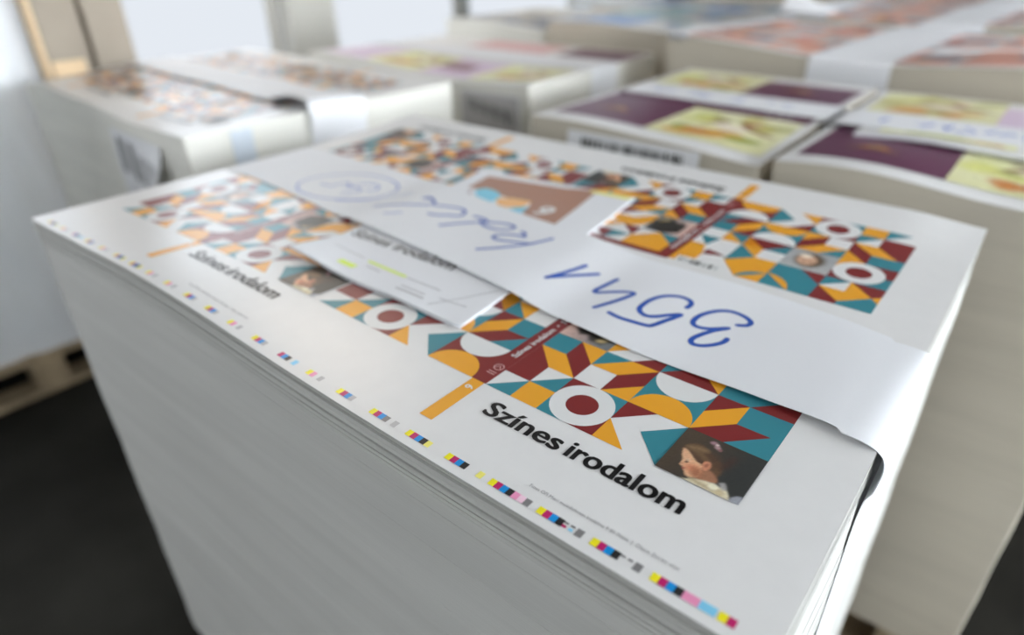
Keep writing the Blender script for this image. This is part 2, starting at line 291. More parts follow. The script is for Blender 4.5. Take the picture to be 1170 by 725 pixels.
def common_tiles():
    """tiles both covers share: x 0..6 from the outer left, v 0..5"""
    S = [([(0, 0), (1, 0), (1, 1)], T_, 1), ([(1, 0), (2, 0), (2, 1), (1, 1)], O_, 1), ([(0, 1), (1, 1), (1, 2), (0, 3)], R_, 1)]
    S += [([(1, 1), (2, 1), (2, 2)], T_, 1)]
    # ring
    S += [([(2, 0), (3, 0), (3, 1), (2, 1)], T_, 1), ([(3, 0), (4, 0), (4, 1), (3, 1)], R_, 1), ([(2, 1), (3, 1), (3, 2), (2, 2)], R_, 1), ([(3, 1), (4, 1), (4, 2), (3, 2)], T_, 1),
          (disc(3, 1, 1), W_, 2), (disc(3, 1, .5), R_, 3)]
    S += [([(4, 0), (5, 0), (4, 1)], O_, 1), ([(4, 1), (5, 2), (4, 2)], R_, 1), ([(5, 1), (6, 0), (6, 2)], T_, 1)]
    S += [([(0, 3), (1, 2), (2, 2), (1, 3)], O_, 1), ([(1, 3), (2, 2), (2, 3), (1, 4)], R_, 1), ([(0, 3), (1, 3), (1, 4), (0, 4)], T_, 1), ([(1, 4), (2, 3), (2, 4)], O_, 1)]
    S += [([(3, 2), (4, 2), (4, 3)], O_, 1), ([(3, 2), (4, 3), (4, 4), (3, 3)], R_, 1), ([(2, 3), (3, 3), (4, 4), (3, 4)], O_, 1), ([(2, 3), (3, 4), (2, 4)], T_, 1)]
    S += [([(4, 2), (6, 2), (6, 4), (4, 4)], T_, 1), (disc(5, 2, 1, 0, 180), O_, 2), (disc(5, 4, 1, 180, 360), W_, 3)]
    S += [([(6, 2), (7, 3), (7, 4), (6, 3)], O_, 1), ([(6, 3), (7, 4), (6, 4)], R_, 1), ([(6, 2), (7, 2), (8, 3), (7, 3)], R_, 1), ([(7, 2), (8.3, 2), (8.3, 3), (8, 3)], T_, 1), ([(7, 3), (8, 3), (8.3, 3), (8.3, 4), (7, 4)], T_, 1)]
    S += [([(3, 4), (4, 4), (4, 5)], R_, 1), ([(4, 4), (5, 5), (4, 5)], T_, 1), ([(4, 4), (6, 4), (5, 5)], R_, 1), ([(5, 5), (6, 4), (6, 5)], O_, 1)]
    return S
def front_cover():
    """x to the right of the spine, v up from the lower edge of the pattern"""
    S = common_tiles()
    S += [('girl', (6, 0), 9)]
    S += [([(7, 4), (8.3, 4), (8.3, 5), (8, 5)], R_, 1), ([(6, 4), (7, 4), (8, 5), (6, 5)], T_, 1), ([(2, 4), (3, 5), (2, 5)], O_, 1)]
    # dark photograph of a bent head beside the spine
    S += [('head', (0, 4), 4)]
    S += [([(0, 6), (1, 6), (0, 7)], T_, 1), ([(1, 6), (2, 7), (2, 8), (0, 8), (0, 7)], O_, 1), ([(2, 6), (3, 6), (2, 7)], R_, 1), ([(2, 7), (3, 7), (3, 8)], T_, 1),
          (disc(3, 5, 1, 0, 180), O_, 1), ([(3, 6), (4, 6), (4, 7)], O_, 1), ([(3, 7), (4, 7), (3, 8)], R_, 1), ([(4, 5), (5, 5), (5, 6), (4, 6)], R_, 1),
          ([(5, 5), (6, 5), (6, 6)], T_, 1), ([(4, 6), (5, 6), (5, 7)], T_, 1), (disc(7, 6, 1), R_, 1), (disc(7, 6, .5), W_, 2), ([(6, 6.9), (7, 7), (7, 8), (6, 8)], T_, 1),
          ([(7, 7), (8, 7), (8, 8)], O_, 1), ([(5, 6), (6, 7), (5, 7)], O_, 1), ([(4, 7), (5, 7), (4, 8)], T_, 1), ([(8, 5), (8.3, 5), (8.3, 8), (8, 8)], T_, 1), ([(0, 8), (8.3, 8), (8.3, 8.42), (0, 8.42)], R_, 1)]
    for x in range(12): S.append(([(3.2+x*.13, 8.12), (3.29+x*.13, 8.12), (3.29+x*.13, 8.25), (3.2+x*.13, 8.25)], 'rose', 2))
    return S
def back_cover():
    """x from the outer left edge (0) to the spine (8.3); shifted so the spine lies at x = 8"""
    S = common_tiles()
    S = [([(min(x, 8.0), y) for x, y in p], c, l) for p, c, l in S]
    S += [([(6, 0), (8, 0), (8, 2), (6, 2)], R_, 1), (disc(7, 0, 1, 0, 180), O_, 2), (disc(7, 2, 1, 180, 360), W_, 3)]
    S += [([(7, 4), (6, 4), (6, 5)], T_, 1), ([(7, 4), (7, 5), (6, 5)], O_, 2), ([(6, 4), (6, 5), (5, 6), (5, 5)], O_, 1)]
    S += [([(-.3, 1), (0, 1), (0, 3), (-.3, 3)], R_, 1), ([(-.3, 3), (0, 3), (0, 4), (-.3, 4)], T_, 1)]
    S += [(disc(1, 5, 1), W_, 3), (disc(1, 5, .5), R_, 4), ([(0, 4), (-.3, 4), (-.3, 5), (0, 5)], R_, 1), ([(-.3, 5), (0, 5), (1, 5), (1, 6), (-.3, 6)], T_, 1), ([(0, 4), (1, 4), (1, 5), (0, 5)], R_, 1),
          ([(1, 4), (2, 4), (2, 5), (1, 5)], O_, 2), ([(1, 5), (2, 5), (2, 6), (1, 6)], R_, 1)]
    S += [('woman', (2, 4), 4)]
    S += [([(2, 6), (3, 6), (2, 7)], R_, 1), ([(1, 6), (2, 6), (2, 7)], T_, 1), ([(1, 6), (0, 7), (1, 8), (2, 7), (1, 7)], O_, 1), ([(-.3, 6), (1, 6), (0, 7), (-.3, 6.7)], R_, 1), ([(0, 7), (-.3, 6.7), (-.3, 7.4)], O_, 1),
          ([(-.3, 7.4), (0, 7), (1, 8), (1, 8.3), (-.3, 8.3)], T_, 1), ([(2, 7), (1, 8), (1, 8.3), (2, 8.3)], R_, 1), ([(4, 6), (3, 6), (2, 7), (2, 8.3), (4, 8.3)], T_, 1),
          (disc(4, 8.3, 1.15, 180, 270), O_, 2), ([(4, 6), (5, 6), (6, 7), (5, 8.3), (4, 8.3)], O_, 1), (disc(4, 8.3, 1.0, 270, 360), T_, 2)]
    S += [([(6, 5), (5, 6), (6, 7)], T_, 2), ([(8, 5), (7, 5), (7.3, 6)], T_, 1), ([(8, 6), (7.3, 6), (7, 7), (7, 8.3), (8, 8.3)], O_, 1), ([(7, 7), (6, 6.7), (7, 6.4)], R_, 1)]
    S += [([(5.7, 7.75), (7.7, 7.75), (7.7, 8.42), (5.7, 8.42)], W_, 3)]
    x = 5.85; rr = random.Random(3)
    while x < 7.5:
        w = rr.choice((.03, .05, .09)); S.append(([(x, 7.9), (x+w, 7.9), (x+w, 8.32), (x, 8.32)], 'black', 4)); x += w+rr.choice((.03, .05, .16))
    return S
make_pictures()
TX1 = text_tris('Színes', .98, bold=.008, fit=2.72); TX2 = text_tris('irodalom', .98, bold=.008, fit=3.46)
SPT = text_tris('Színes irodalom  •  Szöveggyűjtemény', .34, bold=.006, fit=5.6)
NINE = text_tris('9', .42, bold=.008)
TINY = text_tris('Füzes OFI Mieri maiediehmen irodalma 9 B5 Füzes  |  Olajos Zsivian olasi', .15, fit=4.2)
def move(S, dx, dy, flip=False):
    k = -1 if flip else 1; out = []
    for p, c, l in S:
        if isinstance(p, str): out.append((p, (dx+k*c[0], dy+k*c[1]), l if not flip else -l))
        else: out.append(([(dx+k*x, dy+k*y) for x, y in p], c, l))
    return out
def spread():
    """back cover + spine + front cover, spine's right edge at x = 0"""
    S = []
    S += move(back_cover(), -8.6, 0)
    S += front_cover()
    S += [([(-.6, 0), (0, 0), (0, 8.42), (-.6, 8.42)], R_, 2), ([(-.55, -2.35), (-.05, -2.35), (-.05, 0), (-.55, 0)], O_, 2)]
    S += [(t, 'white', 5) for t in xf(SPT, math.pi/2, -.18, 1.75)]
    S += [(t, 'white', 5) for t in xf(NINE, math.pi/2, -.15, -.55)]
    S += [(p, 'rose', 5) for p in stroke([(-.42, .55), (-.12, .55)], .04)+stroke([(-.42, .66), (-.12, .66)], .04)+stroke(disc(-.27, .98, .17, n=14)+[(-.10, .98)], .035)+stroke([(-.4, .9), (-.27, 1.05), (-.15, .9)], .03)]
    for k in range(4): S += [(t, 'black', 5) for t in xf(TX1, 0, .84+.015*k, -1.17+(k % 2)*.012)+xf(TX2, 0, 3.81+.015*k, -1.17+(k % 2)*.012)]
    S += [(t, 'grey', 5) for t in xf(TINY, 0, 3.85, -2.68)]
    return S

# ------------------------------------------------------------------ laying print onto a surface z(x, y)
def lay(mb, shapes, zf, eps=.006, h=.9, clip=None):
    for poly, inkn, layer in shapes:
        if isinstance(poly, str): lay_picture(mb, poly, inkn, 1 if layer > 0 else -1, zf, eps*abs(layer)+.002); continue
        if len(poly) < 3: continue
        if len(poly) == 3: tris = [tuple(poly)]
        else:
            ts = tessellate_polygon([[Vector((x, y, 0)) for x, y in poly]])
            tris = [tuple(poly[i] for i in t) for t in ts]
        stack = list(tris); k = mb.mi(inkn)
        while stack:
            a, b, c = stack.pop()
            e = max(math.dist(a, b), math.dist(b, c), math.dist(c, a))
            if e > h:
                ab = ((a[0]+b[0])/2, (a[1]+b[1])/2); bc = ((b[0]+c[0])/2, (b[1]+c[1])/2); ca = ((c[0]+a[0])/2, (c[1]+a[1])/2)
                stack += [(a, ab, ca), (ab, b, bc), (ca, bc, c), (ab, bc, ca)]; continue
            if (b[0]-a[0])*(c[1]-a[1])-(b[1]-a[1])*(c[0]-a[0]) < 0: b, c = c, b
            n = len(mb.v)
            for x, y in (a, b, c): mb.v.append((x, y, zf(x, y)+eps*layer+.002))
            mb.f.append((n, n+1, n+2)); mb.m.append(k)

def make_stack(label, group, x0, y0, W, D, ztop, edge, zf, shapes, rz=0, name='printed_sheet_stack', fine=False, seed=1, eps=.012, zb=None):
    """a pile of sheets: local 0..W x 0..D from its near left corner; zf gives the wave of the top"""
    zb = FLOOR+PAL+.02 if zb is None else zb
    root = empty(name, (x0, y0, zb), rz); tag(root, label, 'paper stack', group)
    rr = random.Random(seed); H = ztop-zb; step = .5 if fine else 1.0
    per = []
    nx, ny = int(W/step), int(D/step); c = .12
    per += [(c+(W-2*c)*i/nx, 0, 0, -1) for i in range(nx+1)]; per += [(W, c+(D-2*c)*i/ny, 1, 0) for i in range(ny+1)]
    per += [(W-c-(W-2*c)*i/nx, D, 0, 1) for i in range(nx+1)]; per += [(0, D-c-(D-2*c)*i/ny, -1, 0) for i in range(ny+1)]
    lev = [0.0]; d = 0
    while d < H-.5:
        t = (rr.choice((.035, .05, .07, .12)) if d < 1.3 else rr.choice((.3, .5, .8))) if fine else rr.choice((.25, .5, .9, 1.4))
        d += t; lev.append(min(d, H))
    lev.append(H); rows = []
    for i, (a, b) in enumerate(zip(lev, lev[1:])):
        o = rr.uniform(-.035, .0) if a < 1.3 else rr.uniform(-.03, -.015)
        ox, oy = rr.uniform(-.012, .012), rr.uniform(-.012, .012)
        if fine and a < 1.0: o = (-.01, -.09, -.03, -.11, -.0, -.07, -.02)[i % 7]
        if i == 0: o = ox = oy = 0
        for dd in (a, b):
            row = []
            for (x, y, nx_, ny_) in per:
                fall = max(0., 1-dd/14.0); w = .02*math.sin(dd*.9+x*.11+y*.07+seed)
                row.append((x+nx_*(o+w*(dd > .5))+ox, y+ny_*(o+w*(dd > .5))+oy, H-dd+zf(x, y)*fall if dd < H else 0.0))
            rows.append(row)
    rows = rows[::-1]
    mb = MB(); mb.grid(rows, edge, close=True)
    mb.face([rows[0][i] for i in range(len(per)-1, -1, -1)], edge)
    mb.build('sheet_block', root)
    # the printed top sheet
    ts = MB(); nx, ny = max(8, int(W/.5)), max(8, int(D/.5))
    ts.grid([[(W*i/nx, D*j/ny, H+zf(W*i/nx, D*j/ny)+.012) for i in range(nx+1)] for j in range(ny+1)], 'paper')
    lay(ts, shapes, lambda x, y: H+zf(x, y)+.014, eps, h=.7 if fine else 1.3)
    ts.build('printed_cover_sheet', root, smooth=True)
    return root, H
def pallet(label, x0, y0, W, D, rz=0, group='wooden pallets under the stacks'):
    r = empty('wooden_pallet', (x0, y0, FLOOR), rz); tag(r, label, 'pallet', group)
    top = MB(); n = 7
    for i in range(n):
        w = D/n*.82; y = (D-w)*i/(n-1); top.box(0, W, y, y+w, PAL-.85, PAL, 'wood', .06)
    for x in (0, W/2-1.9, W-3.8): top.box(x, x+3.8, .02, D-.02, PAL-1.7, PAL-.86, 'wood', .06)
    top.build('top_deck', r)
    for y in (0, D/2-1.9, D-3.8):
        bt = MB(); bt.box(0, W, y, y+3.8, 0, .85, 'wood', .06); bt.build('bottom_board', r)
    for x in (0, W/2-1.9, W-3.8):
        for y in (0, D/2-1.9, D-3.8):
            b = MB(); b.box(x+.02, x+3.78, y+.02, y+3.78, .86, PAL-1.71, 'wood', .08); b.build('block', r)
    return r
def ss(t): t = max(0, min(1, t)); return t*t*(3-2*t)

# ------------------------------------------------------------------ room
def room():
    X0, X1, Y0, Y1, Z1 = -132, 125, -110, 262, 80
    m = MB(); m.box(X0-6, X1+6, Y0-6, Y1+6, FLOOR-4, FLOOR, 'floor'); struct(m.build('floor'))
    m = MB(); m.box(X0-6, X1+6, Y0-6, Y1+6, Z1, Z1+4, 'ceil'); struct(m.build('ceiling'))
    def wall(name, axis, pos, a0, a1, out, wins, gm, n0):
        """wall with holes; window panes set into the holes"""
        w = MB(); z0, z1 = wins[0][2], wins[0][3]
        lo, hi = (pos, pos+5) if out > 0 else (pos-5, pos)
        def bx(mb, s0, s1, zz0, zz1, d0, d1, mt, bev=0):
            if axis == 'x': mb.box(d0, d1, s0, s1, zz0, zz1, mt, bev)
            else: mb.box(s0, s1, d0, d1, zz0, zz1, mt, bev)
        bx(w, a0, a1, FLOOR, z0, lo, hi, 'wall'); bx(w, a0, a1, z1, Z1, lo, hi, 'wall')
        cur = a0
        for s0, s1, _, _ in wins: bx(w, cur, s0, z0, z1, lo, hi, 'wall'); cur = s1
        bx(w, cur, a1, z0, z1, lo, hi, 'wall'); struct(w.build(name))
        for i, (s0, s1, _, _) in enumerate(wins):
            f = MB(); d0, d1 = (pos+1, pos+2.6) if out > 0 else (pos-2.6, pos-1)
            t = 1.6
            for q in ((s0, s0+t, z0, z1), (s1-t, s1, z0, z1), (s0+t, s1-t, z0, z0+t), (s0+t, s1-t, z1-t, z1)):
                bx(f, *q, d0, d1, 'frame', .1)
            if gm == 'glass_lit': bx(f, s0+t, s1-t, 13.2, 14.8, d0, d1, 'frame', .1)
            fo = struct(f.build('window_%d' % (n0+i)))
            p = MB(); dd = (pos+1.6, pos+1.9) if out > 0 else (pos-1.9, pos-1.6)
            if gm == 'glass_lit':
                if s0 < 20: gm2 = 'glass_fill'
                else: gm2 = gm
                bx(p, s0+t*.5, s1-t*.5, z0+t*.5, 14, *dd, gm2); p.build('pane', fo); p = MB()
                bx(p, s0+t*.5, s1-t*.5, 14, z1-t*.5, *dd, 'glass_fill' if s0 < 20 else 'glass_sheen' if s0 < 92 else 'sheen_block'); p.build('added_upper_pane', fo)  # upper panes are added, each set by its effect on sheen and fill
            else: bx(p, s0+t*.5, s1-t*.5, z0+t*.5, z1-t*.5, *dd, gm); p.build('pane', fo)
    wall('wall_left', 'x', X0, Y0, Y1, -1, [(-90, -36, -26, 56), (-33, 21, -26, 56), (24, 79, -26, 56), (94, 139, -26, 56), (141, 196, -26, 56)], 'glass_lit', 1)
    wall('wall_right', 'x', X1, Y0, Y1, 1, [(-78, -48, -8, 54), (-16, 4, -8, 54), (10, 60, -8, 54), (66, 116, -8, 54), (122, 172, -8, 54), (178, 228, -8, 54)], 'glass_side', 7)  # first two windows are added, unseen, to brighten the wrapped load
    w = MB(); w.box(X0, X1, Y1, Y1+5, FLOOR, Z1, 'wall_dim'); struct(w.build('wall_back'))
    w = MB(); w.box(X0, X1, Y0-5, Y0, FLOOR, Z1, 'wall_mid'); struct(w.build('wall_front'))
    # grey column and thin post standing before the window wall
    m = MB(); m.box(X0+.5, X0+5, 79.0, 91.5, FLOOR, Z1-.1, 'frame', .3); struct(m.build('trim_1'))
room()

# ------------------------------------------------------------------ MAIN STACK (nearest)
MX0, MY0, MW, MD = -28.35, -3.58, 38.8, 27.2
def zmain(x, y):
    u, v = x+MX0, y+MY0
    z = .40*(max(0, v-14)/9.7)**1.5 - .22*ss((u-7)/3.4)*ss((v-17)/6)
    z += .50*math.exp(-((u+15)/9)**2)*math.exp(-((v+3.5)/5)**2)
    return z
def main_shapes():
    S = []
    sp = spread()
    for u0 in (0, -17.3): S += move(sp, u0-MX0, -MY0)
    for u0 in (-.6, -17.9): S += move(sp, u0-MX0, 20.45-MY0, True)      # upper row printed head to head
    # colour control bar along the near edge
    rr = random.Random(11); u = -.21+1.57*6; kind = 0
    seqs = [['yellow', 'magenta'], ['yellow', 'magenta', 'cyan', 'black', 'pink', 'pink', 'lcyan', 'lcyan'], ['yellow', 'magenta', 'cyan', 'black', 'dash', 'dash', 'grey'],
            ['yellow', 'magenta', 'cyan', 'black', 'cdash', 'cdash', 'grey'], ['yellow', 'magenta', 'cyan', 'black', 'pink', 'lpink', 'grey'],
            ['yellow', 'magenta', 'cyan', 'black', None, None, 'lyellow'], ['yellow', 'magenta', 'cyan', 'black', 'lyellow'],
            ['yellow', 'magenta', 'cyan', 'grey', None, 'lgrey'], ['yellow', 'magenta', 'cyan', 'lgrey'], ['yellow', 'pink', None, 'lgrey'], ['magenta', 'cyan', 'black', None, 'lcyan']]
    i = 0
    while u > -27.6:
        for j, cn in enumerate(seqs[i] if i < 11 else seqs[5+rr.randrange(6)]):
            x0 = u+j*.19
            if cn in ('dash', 'cdash'):
                S.append(([(x0-MX0, .46), (x0+.12-MX0, .46), (x0+.12-MX0, .52), (x0-MX0, .52)], 'grey', 2))
                if cn == 'cdash': S.append(([(x0-MX0, .33), (x0+.12-MX0, .33), (x0+.12-MX0, .41), (x0-MX0, .41)], ('yellow', 'magenta', 'lcyan')[j % 3], 2))
            elif cn and x0 < 10.2: S.append(([(x0-MX0, .30), (x0+.19-MX0, .30), (x0+.19-MX0, .54), (x0-MX0, .54)], cn, 2))
        u -= 1.57; i += 1
    return S
main, MH = make_stack('largest nearest stack of mosaic printed sheets, under the band marked 3541', 'stacks of mosaic pattern cover sheets',
                      MX0, MY0, MW, MD, 0, 'edge_main', zmain, main_shapes(), fine=True, seed=4, eps=.0022)
pallet('wooden pallet under the nearest big stack of sheets', MX0+.6, MY0+.6, MW-1.2, MD-1.2)

# ---- loose proof bundle on top of the main stack, held by the band
def world_z(u, v): return zmain(u-MX0, v-MY0)
BT = .18
def bundle():
    a, b, c, d = (-13.0, 1.82), (-2.9, 1.95), (-4.75, 17.45), (-14.6, 16.3)
    r = empty('proof_bundle', (-8.5, 9, BT*0), 0)
    tag(r, 'thin white page bundle with brown print and green marker, under the 3541 band', 'paper')
    o = (-8.5, 9, 0)
    def P(s, t): return (a[0]*(1-s)*(1-t)+b[0]*s*(1-t)+c[0]*s*t+d[0]*(1-s)*t, a[1]*(1-s)*(1-t)+b[1]*s*(1-t)+c[1]*s*t+d[1]*(1-s)*t)
    def lift(s, t): return .42*ss((.30-s)/.30)*ss((.22-t)/.22) + .10*ss((.12-t)/.12)*math.sin(s*7)**2
    for k in range(4):
        mb = MB(); zz = .03+.042*k; n = 22; da = .05*random.uniform(-1, 1)*(k < 3); th = .036
        def pt(i, j, dz):
            s, t = i/n, j/n; x, y = P(s, t); return (x+da, y+da, world_z(x, y)+zz+lift(s, t)*(1-.04*k)+dz)
        mb.grid([[pt(i, j, th*.8) for i in range(n+1)] for j in range(n+1)], 'band')
        mb.grid([[pt(i, j, 0) for i in range(n, -1, -1)] for j in range(n+1)], 'band')
        ring = [(i, 0) for i in range(n)]+[(n, j) for j in range(n)]+[(n-i, n) for i in range(n)]+[(0, n-j) for j in range(n)]
        mb.grid([[pt(i, j, 0) for i, j in ring], [pt(i, j, th*.8) for i, j in ring]], 'band', close=True)
        if k == 3:
            def inv(x, y):
                s = t = .5
                for _ in range(12):
                    px, py = P(s, t); e = (x-px, y-py)
                    dsx = (b[0]-a[0])*(1-t)+(c[0]-d[0])*t; dsy = (b[1]-a[1])*(1-t)+(c[1]-d[1])*t
                    dtx = (d[0]-a[0])*(1-s)+(c[0]-b[0])*s; dty = (d[1]-a[1])*(1-s)+(c[1]-b[1])*s
                    q = dsx*dty-dsy*dtx; s += (e[0]*dty-e[1]*dtx)/q; t += (dsx*e[1]-dsy*e[0])/q
                return s, t
            def zf(x, y):
                s, t = inv(x, y); return world_z(x, y)+zz+th*.8+.006+lift(s, t)*(1-.04*k)
            S = [(BK[0], 'brown', 1), ([(x, y+.2) for x, y in smooth_line(BK[1]+[BK[1][0]])], 'sky', 2), (BK[2], 'peach', 2), (BK[3], 'sky', 3), (BK[4], 'wine', 2)]
            S += [(t, 'white', 3) for t in xf(text_tris('9', 1.8, bold=.06), -.12, -8.0, 12.5)]
            S += [([(-4.95, 16.9), (-4.8, 17.35), (-7.2, 17.05), (-7.2, 16.75)], 'lyellow', 2)]
            S += [(t, 'black', 2) for t in xf(text_tris('Színes irodalom', 1.0, bold=.012, shear=0, fit=6.55), .010, -12.95, 5.0)]
            for A, B_, cc, w in (((-9.8, 3.5), (-7.4, 3.45), 'green', .16), ((-10.7, 2.65), (-9.75, 2.7), 'green', .34), ((-7.3, 3.42), (-5.4, 3.45), 'grey', .04), ((-4.95, 2.3), (-3.6, 4.9), 'grey', .03),
                               ((-6.9, 2.45), (-5.4, 2.5), 'lgrey', .10), ((-6.9, 2.75), (-5.6, 2.78), 'lgrey', .07), ((-5.0, 2.95), (-3.7, 3.1), 'grey', .03), ((-12.2, 3.6), (-10.2, 3.6), 'lgrey', .05), ((-9.5, 3.1), (-8.6, 3.1), 'lgrey', .07)):
                S += [(p, cc, 2) for p in stroke([A, B_], w)[:1]]
            lay(mb, S, zf, .0025, .5)
        mb.build('page' if k < 3 else 'top_page', r, smooth=True, off=o)
    return r
bundle()

# ---- the written paper band round the main stack
VF = [(-30, 7.4), (-28.5, 7.35), (-24, 7.2), (-19, 6.78), (-14.5, 6.2), (-10.5, 5.85), (-6.6, 5.45), (-3.1, 5.0), (0, 4.68), (2.6, 4.52), (5.2, 4.48), (8.4, 4.45), (9.3, 4.4), (10.45, 4.2), (12, 4.2)]
VB = [(-30, 13.5), (-28.4, 13.5), (-24, 13.6), (-19.5, 13.55), (-16, 13.3), (-13, 12.68), (-10.7, 12.22), (-8.2, 11.85), (-5.7, 11.65), (-3.4, 11.52), (-.2, 11.35), (3.9, 11.42), (7.6, 11.08), (10.5, 10.5), (12, 10.5)]
def tab(T, u):
    i = 1
    while i < len(T)-2 and T[i+1][0] < u: i += 1
    p0, p1, p2, p3 = T[i-1][1], T[i][1], T[i+1][1], T[min(i+2, len(T)-1)][1]
    t = max(0, min(1, (u-T[i][0])/(T[i+1][0]-T[i][0])))
    return .5*(2*p1+(p2-p0)*t+(2*p0-5*p1+4*p2-p3)*t*t+(3*p1-p0-3*p2+p3)*t**3)
def vfront(u): return tab(VF, u)
def vback(u): return tab(VB, u)
def band_main():
    r = tag(bpy.data.objects.new('paper_band', None), 'wide white paper band with blue handwriting 3541 round the nearest stack', 'paper band', 'white paper bands round the stacks')
    C.objects.link(r); r.location = (-9*G, 8*G, 0); off = (-9, 8, 0)
    UL, UR = MX0, MX0+MW
    # path along u: (u, z) with arc length; down on both ends
    def bump(u, t):
        b = (BT+.07)*ss((u+16.6)/2.6)*(1-ss((u+3.6)/3.2))
        return b+.05+.10*math.sin((u+4)*.42)**2*(1-t)*ss((u+2)/3)*(1-ss((u-9)/1.5)) + .03*math.sin(u*.9)*math.sin(t*3)
    prof = []   # param list of (kind, value)
    prof += [('L', d) for d in (22, 16, 11, 7, 4, 2, 1, .5, .25)]
    n = 96
    prof += [('T', UL+.25+(UR-1.15-UL-.25)*i/n) for i in range(n+1)]
    prof += [('A', a) for a in (2, 5, 9, 14, 20, 27, 35, 44, 53, 62, 71, 80, 86, 90)] + [('R', d) for d in (1.2, 1.5, 1.8, 2.2, 2.6, 3, 5, 8, 12, 17, 23)]
    def pt(p, t, dz=0):
        k, a = p
        if k == 'T':
            v = vfront(a)*(1-t)+vback(a)*t; return (a, v, world_z(a, v)+bump(a, t)+.10*ss((a-7.2)/2.1)*(1-t)+dz)
        if k == 'L':
            v = vfront(UL)*(1-t)+vback(UL)*t; return (UL-.12-dz, v, .02-a)
        u1 = UR-1.15; vv = vfront(UR)*(1-t)+vback(UR)*t
        rad = 1.26+.18*(1-t)**1.3; zt = world_z(u1, vv)+bump(u1, t)+.10*(1-t)
        hz = .8*(1-t)**1.2+.12
        if k == 'A':
            an = math.radians(a); e = 1.0
            ca = max(0, math.cos(an)); sa = math.sin(min(an, math.pi/2)); return (u1+(rad+dz)*sa**.6, vv, zt-hz*(1-ca**.6)-max(0, a-90)*.01+dz*ca)
        q = math.exp(-(a-1.1)/.35); return (u1+rad*q+1.165*(1-q)+dz, vv, zt-a-hz*.4)
    m = 12
    mb = MB()
    top = [[pt(p, j/m, .022) for p in prof] for j in range(m+1)]; bot = [[pt(p, j/m, 0) for p in prof] for j in range(m+1)]
    mb.grid(top, 'band'); mb.grid([list(reversed(x)) for x in bot], 'band')
    mb.grid([bot[0], top[0]], 'band'); mb.grid([top[m], bot[m]], 'band')
    mb.build('band_strip', r, smooth=True, off=off)
    w = MB()
    def zf(u, v):
        t = (v-vfront(u))/(vback(u)-vfront(u)); return pt(('T', u), t, .022)[2]
    S = []
    for st in HW1: S += [(q, 'pen', 1) for q in stroke(smooth_line(st), .205)]
    for st in HW2[:8]: S += [(q, 'pen', 1) for q in stroke(smooth_line(st), .165)]
    for st in HW2[8:]: S += [(q, 'penlight', 1) for q in stroke(smooth_line(st), .10)]
    lay(w, S, zf, .004, .6)
    o = w.build('handwriting', r, off=off); o['label'] = 'blue marker handwriting 3541'
band_main()

# ------------------------------------------------------------------ generic band across a neighbour stack
def band(label, root_xy, rz, W, along, c0, c1, ztop, zf, drop0=6, drop1=6, lift=.06, D=0, scr=False, endlift=0, group='white paper bands round the stacks', flap=0):
    """along='x': runs over x 0..W at y c0..c1; along='y': runs over y 0..D at x c0..c1 (local coordinates of the stack)"""
    r = empty('paper_band', (root_xy[0], root_xy[1], ztop), rz); tag(r, label, 'paper band', group)
    L = W if along == 'x' else D; n = 40; m = 6
    def P(s, t, h, dz):
        q = c0+(c1-c0)*t
        x, y = (s, q) if along == 'x' else (q, s)
        return (x, y, h+dz)
    def row(t, dz):
        q = c0+(c1-c0)*t; z = lambda s: zf(*((s, q) if along == 'x' else (q, s)))+lift+.03
        R = [P(-.10-dz, t, z(0)-d, 0) for d in (drop0, drop0*.6, drop0*.3, .8, .3)]
        R += [P(L*i/n, t, z(L*i/n)-(.12 if i in (0, n) else 0)+flap*ss((i-1)/3)*(1-ss((i-5)/7))*(1-t)+endlift*ss((i-n*.82)/(n*.12))*(1-t*.6), dz) for i in range(n+1)]
        R += [P(L+.10+dz+endlift*e*(1-t*.6), t, z(L)-d+endlift*g*(1-t*.6), 0) for d, e, g in ((.0, .35, .6), (.3, .5, .3), (.8, .5, 0))]
        R += [P(L+.10+dz, t, z(L)-d, 0) for d in (drop1*.3, drop1*.6, drop1)]
        return R
    mb = MB(); T = [row(j/m, .03) for j in range(m+1)]; B = [row(j/m, 0) for j in range(m+1)]
    fl = along == 'y'
    mb.grid(T[::-1] if fl else T, 'band'); mb.grid(B if fl else B[::-1], 'band'); mb.grid([B[0], T[0]], 'band'); mb.grid([T[m], B[m]], 'band')
    mb.build('band_strip', r, smooth=True)
    if scr:
        w = MB(); rr = random.Random(int(abs(root_xy[0])*7)); S = []
        L0, L1 = (.14*L, .9*L); x = L0
        while x < L1:
            st = [(x+rr.uniform(-.4, .9), c0+(c1-c0)*rr.uniform(.3, .7)) for _ in range(4)]
            S += [(q if along == 'x' else [(b, a) for a, b in q], 'penlight', 1) for q in stroke(smooth_line(st, 3), .16)]; x += rr.choice((1.1, 1.3, 2.8))
        lay(w, S, lambda x, y: zf(x, y)+lift+.065, .01, .9)
        o = w.build('handwriting', r); o['label'] = 'faint blue handwriting'
    return r
